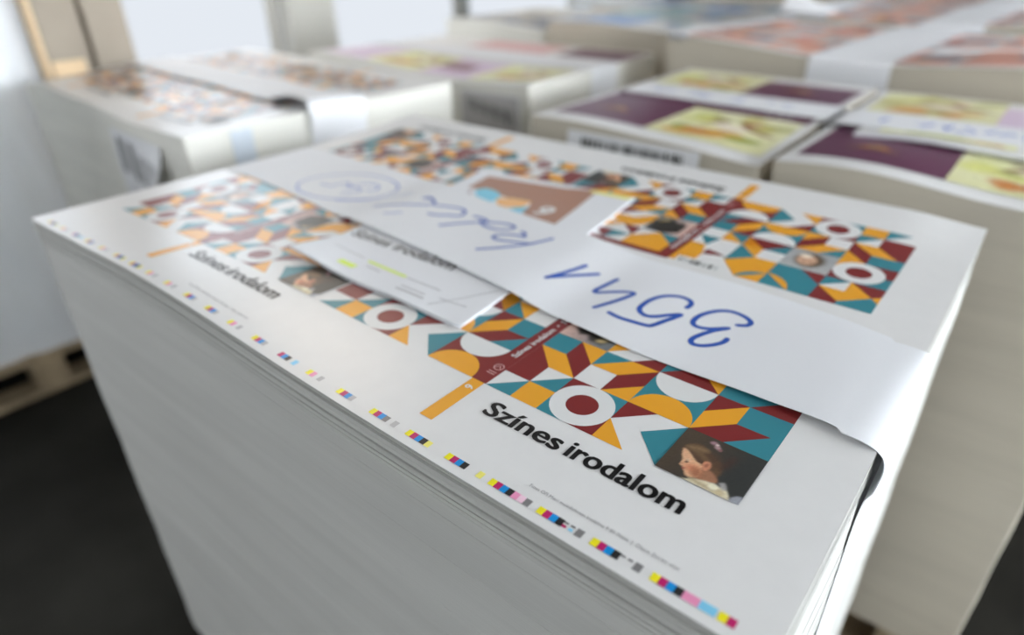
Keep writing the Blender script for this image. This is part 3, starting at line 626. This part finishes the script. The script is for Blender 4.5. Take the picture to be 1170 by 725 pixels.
def tag_sheet(label, loc, rz, w, h, curl=.0, bars='wide', text=None, name='barcode_label'):
    """paper tag hanging on the front face of a stack; local x right, z down from 0, faces -y"""
    r = empty(name, loc, rz); tag(r, label, 'label', 'barcode labels on the stacks')
    n = 12; mb = MB()
    def P(x, z, dy): return (x, -.12-curl*ss((x/w-.6)/.4)*.9*ss((-z)/h*1.6) - .1*math.sin(-z/h*3.14) - dy, z)
    fr = [[P(w*i/n, -h*j/n, .05) for i in range(n+1)] for j in range(n, -1, -1)]; bk = [[P(w*i/n, -h*j/n, 0) for i in range(n+1)] for j in range(n, -1, -1)]
    mb.grid(fr, 'paper_back'); mb.grid([list(reversed(q)) for q in bk], 'paper_back')
    rg = lambda g: g[0]+[q[-1] for q in g[1:]]+g[-1][::-1][1:]+[q[0] for q in g[::-1][1:-1]]
    mb.grid([rg(bk), rg(fr)], 'paper_back', close=True)
    o = mb.build('paper', r); pr = MB(); rr = random.Random(5)
    def quad(x0, x1, z0, z1, c, sl=0):
        k = 4
        pr.grid([[(lambda q: (q[0], q[1]-.01, q[2]))(P(x0+(x1-x0)*i/k+sl*(j/k), z0+(z1-z0)*j/k, .05)) for i in range(k+1)] for j in range(k, -1, -1)][::-1] if z1 > z0 else
                [[(lambda q: (q[0], q[1]-.01, q[2]))(P(x0+(x1-x0)*i/k+sl*(j/k), z0+(z1-z0)*j/k, .05)) for i in range(k+1)] for j in range(k, -1, -1)], c)
    if bars == 'wide':
        x = .1*w
        for ww, gp, a, b in ((.10, .03, .08, .50), (.05, .05, .08, .5), (.08, .03, .10, .55), (.03, .02, .1, .55)): quad(x, x+ww*w, -a*h, -b*h, 'grey' if ww < .06 else 'black'); x += (ww+gp)*w
        for k in range(9): quad(x, x+.03*w, -.22*h, -.58*h, 'grey' if k % 3 else 'black'); x += .052*w
        for k in range(5): quad(.12*w, .86*w, -(.66+.06*k)*h, -(.68+.06*k)*h, 'lgrey')
    elif bars == 'code':
        x = .12*w
        while x < .9*w:
            ww = rr.choice((.10, .16, .30)); quad(x, x+ww, -.15*h, -.62*h, 'black'); x += ww+rr.choice((.08, .12, .2))
    else:
        quad(.0, .98*w, -.02*h, -.98*h, 'lgrey'); x = .08*w
        for k in range(9): quad(x, x+.05*w, -(.16+.022*k)*h, -(.44+.03*k)*h, 'black' if k % 2 else 'grey', .05*w); x += .092*w
        quad(.05*w, .9*w, -.84*h, -.90*h, 'grey')
    pr.build('print', o)
    return r

# ------------------------------------------------------------------ S2: same design, left
def mosaic_shapes():
    S = []; sp = spread()
    for u0 in (0, -17.3): S += move(sp, u0+28.35, 3.6)
    for u0 in (-.6, -17.9): S += move(sp, u0+28.35, 24.0, True)
    return S
def z2(x, y):
    return (-.6*ss((8-x)/8)-.65*math.exp(-((x-29)/6)**2))*math.exp(-(y/9)**2)+.12*math.sin(x*.3)*math.exp(-(y/14)**2)
S2 = (-78.3, 11.9); RZ2 = -.055
make_stack('left mosaic printed stack with a sagging near edge and a paper tag', 'stacks of mosaic pattern cover sheets', *S2, 39.9, 27.2, .0, 'edge_light', z2, mosaic_shapes(), rz=RZ2, seed=9, eps=.02)
pallet('wooden pallet under the left mosaic stack by the white load', S2[0]-.1, S2[1]-.2, 38.6, 27.6, RZ2)
band('white paper band over the left mosaic stack, ends hanging over its bright side', S2, RZ2, 39.9, 'x', 10.6, 16.4, .0, z2, 8, 9, lift=.22, endlift=.8)
tag_sheet('curled paper tag with dark bars on the front of the left stack', (S2[0]+24.6*math.cos(RZ2), S2[1]+24.6*math.sin(RZ2), -1.6), RZ2, 10.6, 7.5, curl=1.6)
# bluish shade down the bright side, laid on as a coloured strip
mb = MB(); mb.box(39.95, 40.0, 3.6, 5.4, -12, -.35, 'shade'); o = mb.build('shade_strip'); o.location = (S2[0]*G, S2[1]*G, 0); o.rotation_euler = (0, 0, RZ2)
tag(o, 'pale painted shade strip down the bright side of the left mosaic stack', 'shade')

# ------------------------------------------------------------------ S3 / S4: purple and yellow covers
def pic(x0, y0, w, h, seed): return [('meadow%d' % (seed % 3), (x0, y0), 2)]
def orn(cx, cy):
    S = [(q, 'gold', 3) for q in stroke([(cx-1.5, cy-.3), (cx+1.5, cy-.3)], .12)+stroke([(cx-1.3, cy+.1), (cx, cy+.25), (cx+1.3, cy+.1)], .14)]
    return S+[(disc(cx, cy+.8, .5, n=12), 'gold', 3), ([(cx-1, cy+.3), (cx+1, cy+.3), (cx, cy+1.5)], 'rust', 2)]
def purple_shapes(W, D, seed, alt=False):
    S = [([(.7, 2.0), (9.0, 2.0), (9.0, 12.6), (.7, 12.6)], 'purple', 1)]+orn(4.4, 5.2)+pic(9.0, 2.0, 8.9, 8.4, seed)
    S += [([(9.0, 10.4), (17.9, 10.4), (17.9, 12.6), (9.0, 12.6)], 'purple', 1), (disc(15.5, 11.4, .35, n=10), 'lgrey', 2), (disc(14.6, 11.5, .3, n=10), 'lgrey', 2), (disc(16.3, 11.3, .3, n=10), 'lgrey', 2)]
    S += pic(.7, 18.0, 8.4, 6.6, seed+5) if not alt else pic(.7, 18.0, 5.4, 6.6, seed+5)+[([(6.3, 18), (17.9, 18), (17.9, 24.6), (6.3, 24.6)], 'lilac', 1)]
    if not alt: S += [([(9.1, 14), (17.9, 14), (17.9, 24.8), (9.1, 24.8)], 'purple', 1)]+orn(13.5, 21)
    return S
def z3(x, y): return .22*math.sin(x*.28+.5)*math.exp(-(y/10)**2)+.45*ss((3-x)/3)*0 - .5*ss((x-13)/6)*math.exp(-(y/8)**2)
def z4(x, y): return .35*math.sin((x+.5)*.33)*math.exp(-(y/10)**2)-.1
S3 = (-21.0, 29.3); S4 = (-1.55, 29.0)
make_stack('stack with purple and yellow cover prints and a barcode label, left of its purple twin', 'stacks of purple and yellow cover sheets', *S3, 18.55, 27.1, .12, 'edge_beige', z3, purple_shapes(18.5, 27, 3), rz=-.015, seed=12, eps=.02)
make_stack('stack with purple and yellow cover prints under a thin booklet, at the right edge', 'stacks of purple and yellow cover sheets', *S4, 18.5, 27.1, .1, 'edge_beige', z4, purple_shapes(18.5, 27, 8, True), seed=13, eps=.02)
pallet('wooden pallet under the two purple stacks', -20.2, 30.0, 36.4, 25.8)
band('white paper band with faint blue writing across the barcode purple stack', S3, -.015, 18.55, 'x', 12.2, 17.0, .12, z3, 5, .1, lift=.10, scr=True)
band('white paper band with faint blue writing across the right purple stack', S4, 0, 18.5, 'x', 10.6, 16.2, .1, z4, .1, 6, lift=.34, scr=True)
tag_sheet('flat white barcode label on the front of the left purple stack', (-17.2, 29.2, -.25), -.015, 10.8, 2.6, bars='code')
# booklet held under the right band
r = empty('booklet', (S4[0], S4[1], .1), 0); tag(r, 'thin booklet with yellow cover print under the band of the right purple stack', 'booklet')
mb = MB(); n = 16
def bp(i, j, dz):
    x, y = 2.3+15.5*i/n, 8.6-.2*j/n*0+7.2*j/n; return (x, y, z4(x, y)+.05+dz+.35*ss((1-j/n)*1.3-.3)*ss((i/n)*3-.0)*.6)
mb.grid([[bp(i, j, .24) for i in range(n+1)] for j in range(n+1)], 'paper'); mb.grid([[bp(n-i, j, 0) for i in range(n+1)] for j in range(n+1)], 'band')
rg = [(i, 0) for i in range(n)]+[(n, j) for j in range(n)]+[(n-i, n) for i in range(n)]+[(0, n-j) for j in range(n)]
mb.grid([[bp(i, j, 0) for i, j in rg], [bp(i, j, .24) for i, j in rg]], 'band', close=True)
bo = mb.build('pages', r, smooth=False)
pr = MB(); lay(pr, [([(x, y) for x, y in p], c, l) for p, c, l in [([(3.6, 9.5), (11.5, 9.5), (11.5, 10.9), (3.6, 10.9)], 'lemon', 1), ([(12, 9.3), (17, 9.3), (17, 10.8), (12, 10.8)], 'cream', 1), ([(5, 9.8), (9, 9.7), (8.4, 10.4), (5.4, 10.3)], 'leaf', 2), ([(8, 9.9), (11, 9.8), (10.6, 10.3)], 'rust', 3)]],
                 lambda x, y: bp((x-2.3)/15.5*n, (y-8.6)/7.2*n, .25)[2], .01, .8)
pr.build('cover_print', bo)

# ------------------------------------------------------------------ S5: pale purple/yellow prints, left behind
def pale_shapes(W, D, seed, cols):
    rr = random.Random(seed); S = []; k = len(cols)
    nx = max(2, int(W/9.5)); cw = (W-2)/nx
    for j in range(2):
        for i in range(nx):
            x0, y0 = 1+i*cw, 1.6+j*(D-3)/2; w, h = cw-.5, (D-3)/2-1.6
            c = cols[(i+j*2) % k]; S.append(([(x0, y0), (x0+w, y0), (x0+w, y0+h), (x0, y0+h)], c, 1))
            for _ in range(5):
                cx, cy = x0+w*rr.uniform(.2, .8), y0+h*rr.uniform(.2, .8); a, b = w*rr.uniform(.08, .2), h*rr.uniform(.06, .16)
                S.append(([(cx-a, cy-b), (cx+a, cy-b*.6), (cx+a*.7, cy+b), (cx-a*.8, cy+b*.7)], cols[rr.randrange(k)], 2+_))
    return S
def z5(x, y): return .5*math.sin(x*.14+1.2)*math.exp(-(y/12)**2)
S5 = (-71.5, 44.3)
sh5 = [q for s in (2, 11, 20, 29) for q in ([([(s-1, 1.6), (s+8, 1.6), (s+8, 10.5), (s-1, 10.5)], 'lilac' if s in (20, 2) else 'lemon', 1)])]
sh5 += pic(29, 2, 8, 8, 41)+pic(11, 2, 8.5, 8, 42)+[([(20, 5), (25, 5), (25, 8), (20, 8)], 'wine', 2)]
sh5 += [([(28, 19), (38, 19), (38, 26), (28, 26)], 'purple', 1), ([(12, 19), (26, 19), (26, 26), (12, 26)], 'rose', 1)]
make_stack('stack with pale lilac and yellow prints and a grey label, behind the left mosaic stack', 'stacks of pale printed sheets', *S5, 38.6, 27.1, -1.15, 'edge_light', z5, sh5, seed=15, eps=.03)
pallet('wooden pallet under the stack of pale lilac prints', S5[0]-.4, S5[1]-.2, 39.4, 27.5)
band('white paper band across the stack of lilac prints', S5, 0, 38.6, 'x', 11.8, 17.6, -1.15, z5, 6, 20, lift=.12)
tag_sheet('grey label with dark strokes on the face of the lilac stack', (-42.6, 44.3, -2.4), 0, 8.6, 4.6, bars='text')

# ------------------------------------------------------------------ S6, S7, S8 ... farther rows
def zw(k, a=.4): return lambda x, y: a*math.sin(x*.17+k)*math.exp(-(y/14)**2)
make_stack('beige faced stack with pale blue prints behind the lilac stack', 'stacks of pale printed sheets', -52.5, 74.0, 26.0, 27.1, 1.4, 'edge_beige', zw(.4), pale_shapes(26, 27, 5, ['blue', 'white', 'seafoam', 'lgrey']), seed=16, eps=.04)
pallet('wooden pallet under the beige faced stack with pale blue prints', -52.9, 73.8, 26.8, 27.5)
def orange_shapes(seed):
    rr = random.Random(seed); S = []
    for j in range(2):
        for i in range(4):
            x0, y0 = 1.2+i*9.3, 1.2+j*12.8
            for (a, b, c, d, cn) in ((0, 8.6, 0, 3.4, 'salmon'), (0, 5, 3.4, 7, 'coral'), (5, 8.6, 3.4, 6, 'slate'), (0, 8.6, 7, 9.5, 'salmon'), (3, 8.6, 9.5, 11.4, 'lgrey'), (0, 3, 9.5, 11.4, 'coral')):
                S.append(([(x0+a, y0+c), (x0+b, y0+c), (x0+b, y0+d), (x0+a, y0+d)], cn, 1))
            for _ in range(4):
                cx, cy = x0+rr.uniform(1, 7), y0+rr.uniform(1, 10); S.append((disc(cx, cy, rr.uniform(.5, 1.2), n=10), rr.choice(('slate', 'peach', 'rose', 'white', 'wine')), 2+_))
    return S
RZ7 = -.10
S7 = (-26.4, 62.0)
make_stack('stack with salmon and grey prints behind the purple stacks, broad band over its front', 'stacks of salmon printed sheets', *S7, 38.8, 27.1, 2.0, 'edge_beige', zw(1.2, .5), orange_shapes(3), rz=RZ7, seed=21, eps=.04)
pallet('wooden pallet under the nearer salmon printed stack', S7[0]-.3, S7[1]-.2, 39.4, 27.5, RZ7)
band('broad white paper band hanging over the front of the salmon stack', S7, RZ7, 38.8, 'y', 16.6, 24.4, 2.0, zw(1.2, .5), 3.4, 3, lift=.25, D=27.1)
band('white paper strip along the left side of the salmon stack', S7, RZ7, 38.8, 'y', .1, 2.6, 2.0, zw(1.2, .5), .5, .5, lift=.45, D=27.1)
r = empty('folded_slip', (S7[0], S7[1], 2.0), RZ7); tag(r, 'small white folded slip right of the broad band on the salmon stack', 'paper')
mb = MB(); mb.grid([[(26.5+7*i/8, 3.2+4.2*j/6, .62+.9*ss(i/8)*(1-j/8)+dz) for i in range(9)] for j in range(7) for dz in (0,)], 'band')
mb.grid([[(26.5+7*(8-i)/8, 3.2+4.2*j/6, .50+.9*ss((8-i)/8)*(1-j/8)) for i in range(9)] for j in range(7)], 'band')
rg = [(i, 0) for i in range(8)]+[(8, j) for j in range(6)]+[(8-i, 6) for i in range(8)]+[(0, 6-j) for j in range(6)]
mb.grid([[(26.5+7*i/8, 3.2+4.2*j/6, .50+.9*ss(i/8)*(1-j/8)) for i, j in rg], [(26.5+7*i/8, 3.2+4.2*j/6, .62+.9*ss(i/8)*(1-j/8)) for i, j in rg]], 'band', close=True)
mb.build('sheet', r)
S8 = (-25.0, 92.5)
make_stack('farther stack with salmon prints behind the first salmon stack', 'stacks of salmon printed sheets', *S8, 38.8, 27.1, 2.2, 'edge_beige', zw(2, .4), orange_shapes(5), rz=-.06, seed=22, eps=.05)
pallet('wooden pallet under the farther salmon printed stack', S8[0]-.3, S8[1]-.2, 39.4, 27.5, -.06)
band('white paper band over the farther salmon stack', S8, -.06, 38.8, 'y', 18.5, 26, 2.2, zw(2, .4), 3, 3, lift=.25, D=27.1)
band('bulging bright white paper strip on the left of the farther salmon stack', S8, -.06, 38.8, 'y', .2, 7, 2.2, zw(2, .4), .6, .6, lift=.5, D=27.1, flap=2.2)
make_stack('farthest stack with salmon prints on the right', 'stacks of salmon printed sheets', -24.5, 122.5, 38.8, 27.1, 2.2, 'edge_beige', zw(2, .3), orange_shapes(8), rz=-.04, seed=23, eps=.06)
pallet('wooden pallet under the farthest salmon printed stack', -24.8, 122.3, 39.4, 27.5, -.04)
band('white paper band over the farthest salmon stack', (-24.5, 122.5), -.04, 38.8, 'y', 20, 27, 2.2, zw(2, .3), 3, 3, lift=.25, D=27.1)
make_stack('far right stack of salmon sheets beyond the band', 'stacks of salmon printed sheets', 17.0, 72.0, 38.8, 27.1, 2.0, 'edge_beige', zw(0, .3), orange_shapes(9), seed=24, eps=.05)
pallet('wooden pallet under the far right salmon stack', 16.7, 71.8, 39.4, 27.5)
# back left rows
make_stack('low grey stack beside the window wall, behind the lilac stack', 'stacks of pale printed sheets', -76.0, 76.0, 21.5, 27.1, .4, 'edge_light', zw(.8), pale_shapes(21.5, 27, 9, ['lgrey', 'slate', 'cream', 'white']), seed=17, eps=.04)
pallet('wooden pallet under the low grey stack beside the window wall', -76.3, 75.8, 22.1, 27.5)
make_stack('far stack with white and blue prints behind the beige faced stack', 'stacks of pale printed sheets', -66.0, 106.0, 38.8, 27.1, .6, 'edge_beige', zw(1.8, .3), pale_shapes(38.8, 27, 21, ['white', 'seafoam', 'blue', 'white', 'lgrey']), seed=18, eps=.05)
pallet('wooden pallet under the far stack with white and blue prints', -66.3, 105.8, 39.4, 27.5)
make_stack('far beige stack near the back wall, top middle of the view', 'stacks of pale printed sheets', -66.0, 152.0, 38.8, 27.1, .9, 'edge_beige', zw(1.1, .3), pale_shapes(38.8, 27, 23, ['white', 'lgrey']), seed=19, eps=.06)
pallet('wooden pallet under the far beige stack near the back wall', -66.3, 151.8, 39.4, 27.5)

# ------------------------------------------------------------------ left: white wrapped load on its pallet, wooden upright, thin post
r = empty('wrapped_load', (-81.7, -18.6, FLOOR+PAL+.02)); tag(r, 'tall white wrapped load on a pallet at the left edge', 'wrapped load')
mb = MB(); W, D, H = 30, 35.4, 47; rr = random.Random(4); per = []
for i in range(31): per.append((-30+W*i/30, 0, 0, -1))
for i in range(1, 41): per.append((0, D*i/40, 1, 0))
for i in range(1, 31): per.append((-W*i/30, D, 0, 1))
for i in range(1, 40): per.append((-30, D-D*i/40, -1, 0))
rows = [[(x-nx*0+nx*(.35*math.sin(y*.55+x*.4+z*.02)+.15*math.sin(y*1.7+z*.3)), y+ny*(.3*math.sin(x*.6+z*.03)), z) for x, y, nx, ny in per] for z in [H*k/24 for k in range(25)]]
mb.grid(rows, 'wrap', close=True); mb.face([q for q in rows[-1]], 'wrap'); mb.face([q for q in rows[0]][::-1], 'wrap')
mb.build('wrap_film', r, smooth=True)
pallet('wooden pallet under the tall white wrapped load', -80.9, -19.0, 46.0, 31.0, math.pi/2)
r = empty('wooden_upright', (-80.7, 15.1, FLOOR)); tag(r, 'pale wooden upright of two boards standing behind the left stack', 'wooden board')
mb = MB(); mb.box(.9, 2.2, 0, 4.3, 0, 75, 'board', .08); mb.build('board', r)
mb = MB(); mb.box(.9, 2.2, 5.0, 9.5, 0, 75, 'board', .08); mb.build('board', r)
mb = MB(); mb.box(.15, .85, .1, 9.4, 0, 75, 'board', .08); mb.build('backing_board', r)
mb = MB(); mb.box(.0, 2.15, -.55, -.02, 0, 75, 'board_lit', .06); mb.build('lit_edge_strip', r)['label'] = 'sawn edge strip with warm light in its colour'  # sunlit edge, painted lighter than the boards
mb = MB(); mb.box(2.22, 2.48, .1, 3.6, 36, 39.9, 'board_lit', .1); mb.build('block', r)['label'] = 'small wooden block with side light in its colour'  # side-lit foot of the board, its brightness painted in
r = MB(); r.box(-129.8, -128, 136, 138.5, FLOOR, 60, 'metal', .1); o = r.build('steel_post', off=(-129, 137, FLOOR)); o.location = (-129*G, 137*G, FLOOR*G)
tag(o, 'thin dark steel post in front of the far windows', 'post')

# ------------------------------------------------------------------ lamps
def lamp(name, label, x, y, z, w, d, m):
    r = empty(name, (x, y, z)); tag(r, label, 'lamp', 'ceiling lamps')
    h = MB(); h.box(-w/2, w/2, -d/2, d/2, 0, 3, 'metal', .3); h.build('housing', r)
    t = MB(); t.box(-w/2+1, w/2-1, -d/2+1, d/2-1, -.6, -.02, m); t.build('diffuser', r)
lamp('ceiling_lamp', 'broad warm lamp under the ceiling near the window wall', -98, 62, 73, 36, 26, 'lamp')
for x, y, n in ((35, 60, 'over the middle rows'), (35, 110, 'over the far rows')):  # unseen fill lamps, added to brighten the farther stacks and the load
    lamp('ceiling_lamp', 'long added white fill lamp under the ceiling '+n, x, y, 74, 60, 8, 'fill_white')

# ------------------------------------------------------------------ world, camera, view
w = bpy.data.worlds.new('world'); bpy.context.scene.world = w; w.use_nodes = True
w.node_tree.nodes['Background'].inputs[0].default_value = (.8, .87, 1, 1); w.node_tree.nodes['Background'].inputs[1].default_value = .5
cam = bpy.data.cameras.new('camera'); co = bpy.data.objects.new('camera', cam); C.objects.link(co)
f, th, ro, ya, cx, cy, cz = 752.152, .519821735, -.0173972473, -.694997754, 11.605588, -12.5540137, 12.214093
F = Vector((math.sin(ya)*math.cos(th), math.cos(ya)*math.cos(th), -math.sin(th))); R = Vector((math.cos(ya), -math.sin(ya), 0)); U = R.cross(F)
R2 = math.cos(ro)*R+math.sin(ro)*U; U2 = -math.sin(ro)*R+math.cos(ro)*U
mw = Matrix((R2, U2, -F)).transposed().to_4x4(); mw.translation = Vector((cx, cy, cz))*G
co.matrix_world = mw
cam.sensor_width = 36; cam.lens = f/1170*36; cam.clip_start = .02; cam.clip_end = 60
cam.dof.use_dof = True; cam.dof.focus_distance = 18.6*G; cam.dof.aperture_fstop = 2.25
sc = bpy.context.scene; sc.camera = co
sc.view_settings.view_transform = 'Standard'; sc.view_settings.look = 'None'; sc.view_settings.gamma = 1
sc.view_settings.use_curve_mapping = False; sc.view_settings.exposure = 0.16
